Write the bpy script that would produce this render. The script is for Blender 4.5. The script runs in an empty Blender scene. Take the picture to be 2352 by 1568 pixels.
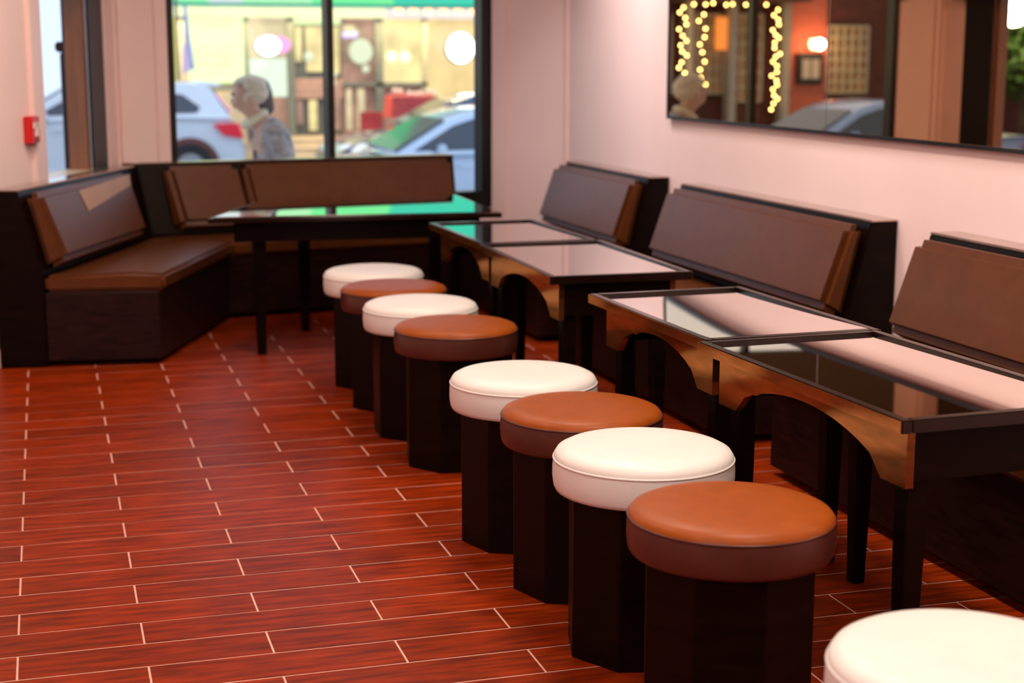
import bpy, bmesh, math, random
from mathutils import Vector, Matrix
random.seed(7)
SC = bpy.context.scene
COL = SC.collection
PI = math.pi

# ------------------------------------------------------------------ camera
CAM = Vector((0, 0, 1.46)); FPX = 3586.7
PITCH, ROLL, YAW = .1816, .0014125, .299746
FW = Vector((math.sin(YAW)*math.cos(PITCH), math.cos(YAW)*math.cos(PITCH), -math.sin(PITCH)))
_rt = Vector((math.cos(YAW), -math.sin(YAW), 0)); _up = _rt.cross(FW)
RT = _rt*math.cos(ROLL) + _up*math.sin(ROLL); UP = -_rt*math.sin(ROLL) + _up*math.cos(ROLL)
cd = bpy.data.cameras.new('camera'); cam = bpy.data.objects.new('camera', cd); COL.objects.link(cam)
cam.matrix_world = Matrix(((RT.x, UP.x, -FW.x, 0), (RT.y, UP.y, -FW.y, 0), (RT.z, UP.z, -FW.z, CAM.z), (0, 0, 0, 1)))
cd.sensor_width = 36; cd.lens = FPX/2352*36; cd.clip_start = .05; cd.clip_end = 300
cd.dof.use_dof = True; cd.dof.focus_distance = 4.0; cd.dof.aperture_fstop = 2.8
SC.camera = cam

# ------------------------------------------------------------------ world, exposure, room lamps
w = bpy.data.worlds.new('dusk'); SC.world = w; w.use_nodes = True
bg = w.node_tree.nodes['Background']; bg.inputs[0].default_value = (.64, .77, 1.0, 1); bg.inputs[1].default_value = 1.6
vs = SC.view_settings; vs.view_transform = 'Standard'; vs.look = 'None'; vs.gamma = 1; vs.use_curve_mapping = False
vs.exposure = 0.0
SC.cycles.max_bounces = 8; SC.cycles.diffuse_bounces = 4; SC.cycles.glossy_bounces = 5
SC.cycles.transparent_max_bounces = 12; SC.cycles.sample_clamp_indirect = 6; SC.cycles.use_denoising = True
SC.cycles.caustics_reflective = False; SC.cycles.caustics_refractive = False

def area_lamp(name, loc, size, power, col, aim=None, size_y=None):
    l = bpy.data.lights.new(name, 'AREA'); l.shape = 'RECTANGLE'; l.size = size; l.size_y = size_y or size
    l.energy = power; l.color = col
    o = bpy.data.objects.new(name, l); COL.objects.link(o); o.location = loc
    if aim: o.rotation_euler = (Vector(aim)-Vector(loc)).to_track_quat('-Z', 'Y').to_euler()
    return o
WARM = (1, .84, .70)
CEIL = 2.95
for x, y, e in [(.2, .6, 15), (.3, 2.6, 16), (.3, 4.6, 15), (.4, 6.4, 12), (1.8, 1.4, 36), (1.8, 3.3, 36), (1.8, 5.2, 31), (1.6, 7.0, 15), (-1.3, 1.0, 18)]:
    area_lamp('ceiling_lamp', (x, y, CEIL-.03), .4, e, WARM)
for y, e in [(1.6, 8), (3.7, 9), (5.8, 10.5), (7.9, 15)]:           # wall washers along the mirror wall
    area_lamp('wall_washer', (2.45, y, CEIL-.06), .3, e, (1, .90, .88), (3.3, y, 1.0), .5).data.spread = math.radians(95)
area_lamp('fill_lamp', (-1.9, -.6, CEIL-.06), .4, 55, (1, .86, .90), (1.6, 4.0, .5))  # unseen fill behind the camera, added to light the stool sides

area_lamp('wall_washer', (.45, 6.6, CEIL-.06), .3, 9, (1, .80, .60), (-.15, 7.7, 1.2), .4).data.spread = math.radians(100)  # unseen lamp added to brighten the left window wall

# ------------------------------------------------------------------ materials
def nt(name):
    m = bpy.data.materials.new(name); m.use_nodes = True
    return m, m.node_tree, m.node_tree.nodes['Principled BSDF']
def pbr(name, col, rough=.5, metal=0, spec=.5, var=.12, scale=8, bump=0, bscale=200, coat=0, ior=None, stretch=None, obrand=0, emit=None, estr=0):
    m, t, b = nt(name); N, L = t.nodes, t.links
    b.inputs['Roughness'].default_value = rough; b.inputs['Metallic'].default_value = metal
    b.inputs['Specular IOR Level'].default_value = spec
    if ior: b.inputs['IOR'].default_value = ior
    if coat: b.inputs['Coat Weight'].default_value = coat; b.inputs['Coat Roughness'].default_value = .06
    tc = N.new('ShaderNodeTexCoord'); mp = N.new('ShaderNodeMapping'); L.new(tc.outputs['Object'], mp.inputs[0])
    if stretch: mp.inputs['Scale'].default_value = stretch
    n = N.new('ShaderNodeTexNoise'); n.inputs['Scale'].default_value = scale; n.inputs['Detail'].default_value = 4
    L.new(mp.outputs[0], n.inputs['Vector'])
    r = N.new('ShaderNodeValToRGB'); c = Vector(col[:3])
    r.color_ramp.elements[0].position = .3; r.color_ramp.elements[1].position = .7
    r.color_ramp.elements[0].color = (*(c*(1-var)), 1); r.color_ramp.elements[1].color = (*(c*(1+var)), 1)
    L.new(n.outputs[0], r.inputs[0]); src = r.outputs[0]
    if obrand:
        oi = N.new('ShaderNodeObjectInfo'); mr = N.new('ShaderNodeMapRange'); mr.inputs[3].default_value = 1-obrand; mr.inputs[4].default_value = 1+obrand
        L.new(oi.outputs['Random'], mr.inputs[0]); hv = N.new('ShaderNodeHueSaturation'); L.new(mr.outputs[0], hv.inputs['Value']); L.new(src, hv.inputs['Color']); src = hv.outputs[0]
        # shift the grain from piece to piece
        cmb = N.new('ShaderNodeMath'); cmb.operation = 'MULTIPLY'; cmb.inputs[1].default_value = 37; L.new(oi.outputs['Random'], cmb.inputs[0])
        cx = N.new('ShaderNodeCombineXYZ'); L.new(cmb.outputs[0], cx.inputs[0]); L.new(cmb.outputs[0], cx.inputs[1]); L.new(cx.outputs[0], mp.inputs['Location'])
    L.new(src, b.inputs['Base Color'])
    if bump:
        n2 = N.new('ShaderNodeTexNoise'); n2.inputs['Scale'].default_value = bscale; L.new(tc.outputs['Object'], n2.inputs['Vector'])
        bp = N.new('ShaderNodeBump'); bp.inputs['Strength'].default_value = bump; bp.inputs['Distance'].default_value = .002
        L.new(n2.outputs[0], bp.inputs['Height']); L.new(bp.outputs[0], b.inputs['Normal'])
    if emit: b.inputs['Emission Color'].default_value = (*emit, 1); b.inputs['Emission Strength'].default_value = estr
    return m
def glow(name, col, s, var=.0, scale=3, sample=True):
    m, t, b = nt(name); N, L = t.nodes, t.links
    b.inputs['Base Color'].default_value = (.02, .02, .02, 1)
    b.inputs['Emission Strength'].default_value = s; b.inputs['Emission Color'].default_value = (*col, 1)
    if var:
        tc = N.new('ShaderNodeTexCoord'); n = N.new('ShaderNodeTexNoise'); n.inputs['Scale'].default_value = scale; L.new(tc.outputs['Object'], n.inputs['Vector'])
        r = N.new('ShaderNodeValToRGB'); r.color_ramp.elements[0].position = .35; r.color_ramp.elements[1].position = .65
        c = Vector(col); r.color_ramp.elements[0].color = (*(c*(1-var)), 1); r.color_ramp.elements[1].color = (*(c*(1+var)), 1)
        L.new(n.outputs[0], r.inputs[0]); L.new(r.outputs[0], b.inputs['Emission Color'])
    if not sample: m.cycles.emission_sampling = 'NONE'
    return m
def thin_glass(name, tint=(.97, .98, .97)):
    m = bpy.data.materials.new(name); m.use_nodes = True; t = m.node_tree; t.nodes.clear()
    o = t.nodes.new('ShaderNodeOutputMaterial'); mx = t.nodes.new('ShaderNodeMixShader'); tr = t.nodes.new('ShaderNodeBsdfTransparent')
    g = t.nodes.new('ShaderNodeBsdfGlossy'); g.inputs['Roughness'].default_value = .0; f = t.nodes.new('ShaderNodeFresnel'); f.inputs[0].default_value = 1.3
    tr.inputs[0].default_value = (*tint, 1)
    ge = t.nodes.new('ShaderNodeNewGeometry'); mu = t.nodes.new('ShaderNodeMath'); mu.operation = 'SUBTRACT'; mu.use_clamp = True
    t.links.new(f.outputs[0], mu.inputs[0]); t.links.new(ge.outputs['Backfacing'], mu.inputs[1]); t.links.new(mu.outputs[0], mx.inputs[0]); t.links.new(tr.outputs[0], mx.inputs[1]); t.links.new(g.outputs[0], mx.inputs[2]); t.links.new(mx.outputs[0], o.inputs[0])
    return m
M = {}
M['wall'] = pbr('pink_wall_paint', (.88, .67, .64), .55, var=.02, scale=3, bump=.05, bscale=90)
M['trim'] = pbr('pink_trim_paint', (.88, .66, .63), .4, var=.02)
M['ceiling'] = pbr('ceiling_paint', (.75, .66, .6), .8, var=.02)
M['grout'] = pbr('grout', (.74, .42, .34), .8, var=.12, scale=30)
M['tile'] = pbr('floor_tile', (.225, .0215, .0016), .38, spec=.08, var=.5, scale=5, stretch=(1.2, 9, 1), obrand=.16, bump=.08, bscale=60)
M['wood'] = pbr('black_wood', (.0055, .0018, .0012), .34, spec=.10, var=.4, scale=6, stretch=(1, 1, 6))
M['wood_gloss'] = pbr('lacquered_wood', (.22, .080, .026), .13, metal=.75, spec=.5, var=.35, scale=7, stretch=(1, 1, 5), bump=.02, bscale=14)
M['wood_gloss'].node_tree.nodes['Principled BSDF'].inputs['Specular Tint'].default_value = (1, .62, .36, 1)
M['panel'] = pbr('bench_panel_wood', (.016, .0046, .004), .42, spec=.16, var=.5, scale=5, stretch=(2, 2, 12))
M['table_glass'] = pbr('table_glass', (.95, .88, .82), .02, metal=1, var=.0)
M['brown'] = pbr('brown_vinyl_shaded', (.085, .022, .014), .33, spec=.4, var=.08, scale=20, bump=.12, bscale=350)  # darker copy of the stool vinyl, side shade put into the colour
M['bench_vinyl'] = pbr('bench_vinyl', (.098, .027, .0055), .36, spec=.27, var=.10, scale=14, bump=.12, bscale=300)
M['tan'] = pbr('brown_vinyl_lit', (.285, .060, .0045), .42, spec=.2, var=.07, scale=20, bump=.12, bscale=350)  # same vinyl as the stool sides, overhead light put into the colour
M['white'] = pbr('white_vinyl', (.78, .735, .69), .42, spec=.4, var=.02, scale=12, bump=.08, bscale=300)
M['black'] = pbr('black_metal', (.006, .005, .005), .35, spec=.4, var=.2)
M['steel'] = pbr('brushed_steel', (.45, .40, .37), .3, metal=1, var=.1)
M['jamb'] = pbr('brown_jamb_wood', (.22, .075, .022), .45, var=.25, scale=4, stretch=(6, 6, .5))
M['blind'] = pbr('dark_olive_valance', (.045, .026, .012), .6, var=.1)
M['cap'] = pbr('lacquered_ledge', (.52, .40, .34), .16, metal=.9, var=.15, scale=9)
M['border'] = pbr('table_border', (.012, .0042, .0025), .2, metal=0, spec=.35, var=.3, scale=8)
M['patch'] = pbr('tan_reflection', (.40, .22, .12), .5, var=.05)
M['sillwood'] = pbr('pale_sill', (.75, .6, .4), .3, var=.06)
M['glass'] = thin_glass('window_glass')
M['mirror'] = pbr('bronze_mirror', (.70, .46, .28), 0.0, metal=1, var=0)
M['red'] = pbr('red_plastic', (.62, .006, .008), .35, var=.04)
M['label_white'] = pbr('white_print', (.85, .75, .70), .5, var=.02)
M['dark_print'] = pbr('dark_print', (.25, .04, .04), .5, var=.02)
M['asphalt'] = pbr('asphalt', (.16, .17, .19), .75, var=.2, scale=3)
M['concrete'] = pbr('pavement_concrete', (.42, .40, .38), .8, var=.12, scale=2)
M['stone_step'] = pbr('beige_step', (.62, .47, .32), .7, var=.1, scale=4)

# ------------------------------------------------------------------ helpers
def ray(px, py): return FW + RT*((px-1176)/FPX) - UP*((py-784)/FPX)
def at(px, py, Y):
    d = ray(px, py); return CAM + d*(Y/d.y)
def on_plane(px, py, p, q):
    d = ray(px, py); n = Vector((-(q-p).y, (q-p).x)); t = (p-CAM.xy).dot(n)/d.xy.dot(n); return CAM + d*t
def empty(name, label=None, cat=None, loc=(0, 0, 0), rz=0, group=None):
    o = bpy.data.objects.new(name, None); COL.objects.link(o); o.location = loc; o.rotation_euler[2] = rz
    o.empty_display_size = .1
    if label: o['label'] = label
    if cat: o['category'] = cat
    if group: o['group'] = group
    return o
def tag(o, label=None, cat=None, group=None, kind=None):
    for k, v in (('label', label), ('category', cat), ('group', group), ('kind', kind)):
        if v: o[k] = v
    return o
class MB:
    def __init__(s): s.bm = bmesh.new()
    def hexa(s, p):                        # 8 corners: bottom 4 (ccw), top 4
        v = [s.bm.verts.new(q) for q in p]
        for f in ((3, 2, 1, 0), (4, 5, 6, 7), (0, 1, 5, 4), (1, 2, 6, 5), (2, 3, 7, 6), (3, 0, 4, 7)): s.bm.faces.new([v[i] for i in f])
        return s
    def box(s, x0, x1, y0, y1, z0, z1):
        return s.hexa([(x0, y0, z0), (x1, y0, z0), (x1, y1, z0), (x0, y1, z0), (x0, y0, z1), (x1, y0, z1), (x1, y1, z1), (x0, y1, z1)])
    def loft(s, loops, cap=True, close=True):
        R = [[s.bm.verts.new(q) for q in l] for l in loops]; n = len(R[0])
        for a, b in zip(R, R[1:]):
            for i in range(n if close else n-1):
                j = (i+1) % n; s.bm.faces.new((a[i], a[j], b[j], b[i]))
        if cap: s.bm.faces.new(R[0][::-1]); s.bm.faces.new(R[-1])
        return s
    def prism(s, poly, z0, z1): return s.loft([[(x, y, z0) for x, y in poly], [(x, y, z1) for x, y in poly]])
    def lathe(s, prof, n=32, c=(0, 0, 0), axis='z'):
        def pt(r, h, a):
            x, y = r*math.cos(a), r*math.sin(a)
            return {'z': (c[0]+x, c[1]+y, c[2]+h), 'y': (c[0]+x, c[1]+h, c[2]+y), 'x': (c[0]+h, c[1]+x, c[2]+y)}[axis]
        rings = []
        for r, h in prof:
            if r < 1e-6: rings.append([s.bm.verts.new(pt(0, h, 0))])
            else: rings.append([s.bm.verts.new(pt(r, h, 2*PI*i/n)) for i in range(n)])
        for a, b in zip(rings, rings[1:]):
            for i in range(n):
                j = (i+1) % n
                if len(a) == 1 and len(b) == 1: continue
                if len(a) == 1: s.bm.faces.new((a[0], b[j], b[i]))
                elif len(b) == 1: s.bm.faces.new((a[i], a[j], b[0]))
                else: s.bm.faces.new((a[i], a[j], b[j], b[i]))
        return s
    def cyl(s, c, r, h, n=24, axis='z'): return s.lathe([(0, 0), (r, 0), (r, h), (0, h)], n, c, axis)
    def torus(s, c, R, r, n=48, m=8):
        L = []
        for i in range(n):
            a = 2*PI*i/n; L.append([s.bm.verts.new((c[0]+(R+r*math.cos(b))*math.cos(a), c[1]+(R+r*math.cos(b))*math.sin(a), c[2]+r*math.sin(b))) for b in [2*PI*k/m for k in range(m)]])
        for i in range(n):
            A, B = L[i], L[(i+1) % n]
            for k in range(m): s.bm.faces.new((A[k], B[k], B[(k+1) % m], A[(k+1) % m]))
        return s
    def ball(s, c, r, sub=2, sc=(1, 1, 1)):
        g = bmesh.ops.create_icosphere(s.bm, subdivisions=sub, radius=1)
        for v in g['verts']: v.co = Vector((c[0]+v.co.x*r*sc[0], c[1]+v.co.y*r*sc[1], c[2]+v.co.z*r*sc[2]))
        return s
    def bevel(s, w, seg=2, ang=20):
        bmesh.ops.recalc_face_normals(s.bm, faces=s.bm.faces)
        e = [e for e in s.bm.edges if len(e.link_faces) == 2 and e.calc_face_angle(0) > math.radians(ang)]
        bmesh.ops.bevel(s.bm, geom=e, offset=w, segments=seg, affect='EDGES', clamp_overlap=True)
        return s
    def build(s, name, mat, parent=None, smooth=False, loc=None, origin=None, rz=0):
        """origin: vertices were given in world space; store them relative to it"""
        bmesh.ops.recalc_face_normals(s.bm, faces=s.bm.faces)
        if origin is not None: bmesh.ops.translate(s.bm, verts=s.bm.verts, vec=-Vector(origin))
        me = bpy.data.meshes.new(name); s.bm.to_mesh(me); s.bm.free()
        if smooth:
            for p in me.polygons: p.use_smooth = True
            if smooth == 'auto': me.set_sharp_from_angle(angle=math.radians(40))
        me.materials.append(mat)
        o = bpy.data.objects.new(name, me); COL.objects.link(o)
        if parent: o.parent = parent
        elif origin is not None: o.location = origin
        if loc is not None: o.location = loc
        if rz: o.rotation_euler[2] = rz
        return o
def wb(name, mat, parent, mb, root, **k):      # mesh given in world coordinates, child of a root with no rotation
    return mb.build(name, mat, parent, origin=root, **k)
def copy_tree(o, parent=None):
    c = o.copy(); COL.objects.link(c); c.parent = parent
    for ch in list(o.children): copy_tree(ch, c)
    return c

# ------------------------------------------------------------------ room shell
V2 = lambda x, y: Vector((x, y))
XW = 3.18
LA, LB = V2(-2.6, 1.82), V2(.489, 9.226)                    # left window wall
BA, BB = LB, V2(2.808, 9.574)                              # street window wall
BB = BA + (V2(1, .15)).normalized()*((2.808-.489)*math.hypot(1, .15))
RC = V2(XW, 9.17)
uL = (LB-LA).normalized(); nL = V2(uL.y, -uL.x)            # inward normals
uB = (BB-BA).normalized(); nB = V2(uB.y, -uB.x)
uR = (RC-BB).normalized(); nR = V2(uR.y, -uR.x)
def seg(p, u, n, s0, s1, d0, d1, z0, z1, mb=None):         # slab along a wall: s along, d inward
    mb = mb or MB(); q = [p+u*s0+n*d0, p+u*s1+n*d0, p+u*s1+n*d1, p+u*s0+n*d1]
    return mb.hexa([(a.x, a.y, z0) for a in q] + [(a.x, a.y, z1) for a in q])
def struct(name, mat, mb, **k): return tag(mb.build(name, mat, **k), kind='structure')
def sof(px, p, q, u):  return (on_plane(px, 200, p, q).xy - p).dot(u)
# floor slab with every tile on it
room = [(-2.6, -2.5), (XW, -2.5), (XW, RC.y), (BB.x, BB.y), (BA.x, BA.y), (LA.x, LA.y)]
floor = struct('floor', M['grout'], MB().prism(room, -.12, -.0011))
DL = .010566; TP, TL = .1536, .6099
cd_, sd_ = math.cos(DL), math.sin(DL)
def t2w(a, b): return V2(a*cd_ + b*sd_, -a*sd_ + b*cd_)
def inside_room(p):
    for (x0, y0), (x1, y1) in zip(room, room[1:]+room[:1]):
        if (x1-x0)*(p.y-y0)-(y1-y0)*(p.x-x0) < -1e-6: return False
    return True
def project(p):
    d = Vector(p)-CAM; z = d.dot(FW)
    if z <= .1: return None
    return 1176+FPX*d.dot(RT)/z, 784-FPX*d.dot(UP)/z
g = .0026
tb = MB().box(-TL/2+g, TL/2-g, -TP/2+g, TP/2-g, -.0105, 0).bevel(.0008, 1)
tile_me = None; tiles = []; rest = MB()
for r in range(-42, 40):
    b0 = 3.84 + r*TP
    for c in range(-12, 14):
        a0 = .178 + c*TL + (TL/2 if r % 2 else 0)
        cen = t2w(a0+TL/2, b0+TP/2)
        cs = [t2w(a, b) for a, b in ((a0+g, b0+g), (a0+TL-g, b0+g), (a0+TL-g, b0+TP-g), (a0+g, b0+TP-g))]
        ins = [inside_room(q) for q in cs]
        if all(ins):
            pp = [project((q.x, q.y, 0)) for q in cs+[cen]]
            vis = any(q and -20 < q[0] < 2372 and 690 < q[1] < 1588 for q in pp) and cen.x < 2.5
            tiles.append((0 if vis else 1, cen.length, cen, cs))
        elif any(ins):
            poly = cs
            for (x0, y0), (x1, y1) in zip(room, room[1:]+room[:1]):
                out = []
                f = lambda p: (x1-x0)*(p.y-y0)-(y1-y0)*(p.x-x0)
                for p, q in zip(poly, poly[1:]+poly[:1]):
                    fp, fq = f(p), f(q)
                    if fp >= 0: out.append(p)
                    if fp*fq < 0: out.append(p+(q-p)*(fp/(fp-fq)))
                poly = out
                if len(poly) < 3: break
            if len(poly) >= 3: rest.prism([(q.x, q.y) for q in poly], -.0105, 0)
tiles.sort(key=lambda t: t[:2])
for i, (v, d, cen, cs) in enumerate(tiles):
    if i < 298:
        if tile_me is None:
            o = tb.build('tile', M['tile'], floor); tile_me = o.data
        else:
            o = bpy.data.objects.new('tile', tile_me); COL.objects.link(o); o.parent = floor
        o.location = (cen.x, cen.y, random.uniform(-.0003, .0003)); o.rotation_euler[2] = -DL
    else: rest.prism([(q.x, q.y) for q in cs], -.0105, 0)
rt_ = rest.build('far_tiles', M['tile'], floor); rt_['kind'] = 'stuff'

T = .16                                                     # wall thickness
struct('ceiling', M['ceiling'], MB().prism([(-2.75, -2.6), (XW+.2, -2.6), (XW+.2, RC.y), (BB.x+.1, BB.y+.2), (BA.x-.1, BA.y+.2), (LA.x-.2, LA.y)], CEIL, CEIL+.1))
struct('wall_right', M['wall'], MB().box(XW, XW+T, -2.5, RC.y, -.1, CEIL))
struct('wall_near', M['panel'], MB().box(-2.6, XW, -2.66, -2.5, -.1, CEIL))
struct('wall_left', M['wall'], MB().box(-2.76, -2.6, -2.5, LA.y, -.1, CEIL))
lenL, lenB, lenR = (LB-LA).length, (BB-BA).length, (RC-BB).length
# left window wall: blank part, opening, corner part
sL0, sL1, sL2 = sof(92, LA, LB, uL), sof(205, LA, LB, uL), sof(236, LA, LB, uL)
mb = seg(LA, uL, nL, 0, sL0, -T, 0, -.1, CEIL)
seg(LA, uL, nL, sL0, sL2, -T, 0, 1.95, CEIL, mb)
seg(LA, uL, nL, sL2, lenL, -T, 0, -.1, CEIL, mb); seg(LA, uL, nL, sL0, sL2, -T, 0, -.5, .80, mb)
struct('wall_window_left', M['wall'], mb)
sB0, sB1 = sof(387, BA, BB, uB), sof(1127, BA, BB, uB)
zs = on_plane(1077, 452, BA, BB).z
mb = seg(BA, uB, nB, 0, sB0, -T, 0, -.1, CEIL)
seg(BA, uB, nB, sB1, lenB, -T, 0, -.1, CEIL, mb); seg(BA, uB, nB, sB0, sB1, -T, 0, -.5, zs-.07, mb)
seg(BA, uB, nB, sB0, sB1, -T, 0, 1.95, CEIL, mb)
struct('wall_street', M['wall'], mb)
struct('wall_return', M['wall'], seg(BB, uR, nR, 0, lenR, -T, 0, -.1, CEIL))
# mouldings
def trim(name, p, u, n, s0, s1, d, z0=.0, z1=CEIL, mat='trim'):
    return struct(name, M[mat], seg(p, u, n, s0, s1, -.005, d, z0, z1).bevel(.004, 2), smooth=False)
trim('trim_1', LA, uL, nL, sof(66, LA, LB, uL), sL0-.002, .022)
trim('trim_2', LA, uL, nL, sL2+.002, sof(262, LA, LB, uL), .02)
trim('trim_3', LA, uL, nL, sof(268, LA, LB, uL), lenL-.03, .035)
trim('trim_4', BA, uB, nB, sof(357, BA, BB, uB), sB0-.002, .02)
trim('trim_5', BB, uR, nR, .03, .13, .02)
trim('trim_6', BA, uB, nB, .03, .06, .025)
trim('trim_7', RC, V2(0, -1), V2(-1, 0), .0, .05, .02)
trim('baseboard_right', V2(XW, RC.y), V2(0, -1), V2(-1, 0), .06, 11.6, .014, 0, .09)
trim('baseboard_left', LA, uL, nL, 0, sof(60, LA, LB, uL), .014, 0, .09)
# street window (window_1)
fw = .05
w1 = tag(empty('window_1'), kind='structure')
def wpart(name, mat, mb, parent=None): return mb.build(name, M[mat], parent or w1)
fr = wpart('frame', 'black', seg(BA, uB, nB, sB0, sB0+.036, -.10, .012, zs-.07, 1.95))
s1104 = sof(1104, BA, BB, uB)
wpart('frame', 'black', seg(BA, uB, nB, s1104, sB1, -.10, .012, zs-.07, 1.95))
wpart('bottom_rail', 'black', seg(BA, uB, nB, sB0+.036, s1104, -.10, .012, zs-.07, zs+.035))
sm0, sm1 = sof(751.5, BA, BB, uB), sof(766, BA, BB, uB)
wpart('mullion', 'black', seg(BA, uB, nB, sm0, sm1, -.08, .015, zs+.035, 1.95))
wpart('pane', 'glass', seg(BA, uB, nB, sB0+.036, sm0, -.055, -.047, zs+.035, 1.95))
wpart('pane', 'glass', seg(BA, uB, nB, sm1, s1104, -.055, -.047, zs+.035, 1.95))
# left window (window_2)
struct('trim_8', M['blind'], seg(BA, uB, nB, sB0-.05, sB1+.05, .0, .09, 1.83, CEIL-.02).bevel(.004, 1))
struct('trim_9', M['blind'], seg(LA, uL, nL, sL0-.05, sL2+.02, .0, .09, 1.83, CEIL-.02).bevel(.004, 1))
w2 = tag(empty('window_2'), kind='structure')
wpart('frame', 'black', seg(LA, uL, nL, sL1, sL2, -.14, .012, .80, 1.95), w2)
wpart('steel_bead', 'steel', seg(LA, uL, nL, sL1-.012, sL1, -.05, .002, .84, 1.95), w2)
wpart('jamb', 'jamb', seg(LA, uL, nL, sL1-.035, sL1-.012, -.115, -.012, .84, 1.95), w2)
wpart('sill', 'sillwood', seg(LA, uL, nL, sL0, sL1, -.15, .01, .80, .84), w2)
wpart('pane', 'glass', seg(LA, uL, nL, sL0, sL1-.035, -.124, -.117, .84, 1.95), w2)

# ------------------------------------------------------------------ wall mirror
mz0, mz1, my0, my1 = 1.152, 2.35, 3.0, 7.51
mr = empty('wall_mirror', 'wide bronze tinted wall mirror in a thin black frame reflecting string lights', 'mirror', (XW, (my0+my1)/2, mz0))
R0 = mr.location
xm = XW-.02
for y0, y1 in ((my0, 5.835), (5.839, my1)):
    wb('mirror_pane', M['mirror'], mr, MB().box(xm, XW-.002, y0, y1, mz0, mz1), R0)
wb('pane_joint', M['steel'], mr, MB().box(xm-.0006, XW-.004, 5.8352, 5.8388, mz0, mz1), R0)
for n_, a in (('frame_bar', (my0, my1+.012, mz0-.014, mz0)), ('frame_bar', (my0, my1+.012, mz1, mz1+.014)), ('frame_bar', (my1, my1+.012, mz0, mz1)), ('frame_bar', (my0-.012, my0, mz0-.014, mz1+.014))):
    wb(n_, M['black'], mr, MB().box(xm-.006, XW-.001, *a), R0)

# ------------------------------------------------------------------ benches
def bench(name, label, P0, P1, E0, E1, cushions, ztop=.84, ref=.75, ends=(0, 1), seats=None):
    root = empty(name, label, 'bench', ((P0.x+P1.x)/2, (P0.y+P1.y)/2, 0), group='upholstered wall benches'); R = root.location
    def pos(s, d, z):
        a, b = P0+E0*(d/ref), P1+E1*(d/ref); q = a.lerp(b, s); return (q.x, q.y, z)
    def ext(prof, s0, s1, n=2): return MB().loft([[pos(s0+(s1-s0)*i/(n-1), d, z) for d, z in prof] for i in range(n)])
    bf = wb('back_frame', M['wood'], root, ext([(.004, .004), (.004, ztop-.006), (.118, ztop-.006), (.21, .45), (.21, .004)], *ends).bevel(.004, 2), R)
    tr = wb('base', M['panel'], root, ext([(.215, .03), (.215, .355), (.72, .355), (.72, .03)], *ends).bevel(.003, 1), R)
    wb('top_cap', M['cap'], root, ext([(.004, ztop-.006), (.004, ztop), (.112, ztop), (.119, ztop-.006)], *ends), R)
    wb('plinth', M['wood'], root, ext([(.25, 0), (.25, .029), (.66, .029), (.66, 0)], ends[0]+.05, ends[1]-.05), R)
    for s0, s1 in (seats or [ends]):
        wb('seat_cushion', M['bench_vinyl'], root, ext([(.213, .358), (.213, .435), (.60, .447), (.745, .437), (.745, .358)], s0+.002, s1-.002).bevel(.016, 3), R, smooth='auto')
    for s0, s1 in cushions:
        wb('back_cushion', M['bench_vinyl'], root, ext([(.126, ztop-.022), (.20, ztop-.018), (.308, .51), (.213, .455)], s0, s1).bevel(.026, 4), R, smooth='auto')
    return root
E_ = V2(-.75, 0)
bench('wall_bench', 'short brown wall bench at the far end below the pink wall', V2(XW, 7.52), V2(XW, 8.82), E_, E_, [(.015, .985)])
bench('wall_bench', 'long brown wall bench in the middle of the right wall', V2(XW, 5.27), V2(XW, 7.10), E_, E_, [(.012, .988)])
bench('wall_bench', 'brown wall bench nearest the camera cut off by the picture edge', V2(XW, 2.6), V2(XW, 4.86), E_, E_, [(.012, .988)])
# corner: mitre from wall corner to front corner
FC = V2(1.05, 8.70); Em = FC-LB
P0 = V2(-.185, 0); P0.y = LA.y + (P0.x-LA.x)*uL.y/uL.x
sLc = lambda px: 0
mn = Em.normalized()*.014
bl = bench('corner_bench', 'brown bench along the left window wall with a dark end panel', P0+nL*.01, LB+mn-uL*.004, V2(.77, -.115), Em, [(.03, .80)])
PR = on_plane(1040, 352, BA+nB*.1, BB+nB*.1).xy; PR = BA+uB*(PR-BA).dot(uB)
lenFB = (PR-LB).length
bs = lambda px: ((on_plane(px, 420, BA+nB*.16, BB+nB*.16).xy-LB).dot(uB))/lenFB
bench('corner_bench', 'brown bench below the street window behind the large corner table', LB+mn+uB*.004, PR+nB*.01, Em, nB*.60, [(bs(350)-.02, bs(514)-.004), (bs(523), bs(1036))], ztop=.85)

# tan slab standing in for a reflection on the left corner bench's cushion
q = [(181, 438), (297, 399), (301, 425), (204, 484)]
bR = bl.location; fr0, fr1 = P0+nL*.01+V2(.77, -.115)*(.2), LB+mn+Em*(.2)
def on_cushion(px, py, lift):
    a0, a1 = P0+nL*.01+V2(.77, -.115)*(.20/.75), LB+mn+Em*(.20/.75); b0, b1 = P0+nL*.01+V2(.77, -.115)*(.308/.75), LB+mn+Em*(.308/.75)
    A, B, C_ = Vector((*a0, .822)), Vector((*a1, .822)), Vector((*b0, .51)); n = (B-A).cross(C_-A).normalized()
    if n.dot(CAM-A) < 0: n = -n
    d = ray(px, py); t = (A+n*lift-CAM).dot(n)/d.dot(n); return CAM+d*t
wb('patch', M['patch'], bl, MB().loft([[on_cushion(*p, l) for p in q] for l in (-.004, .002)]), bR)

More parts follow.
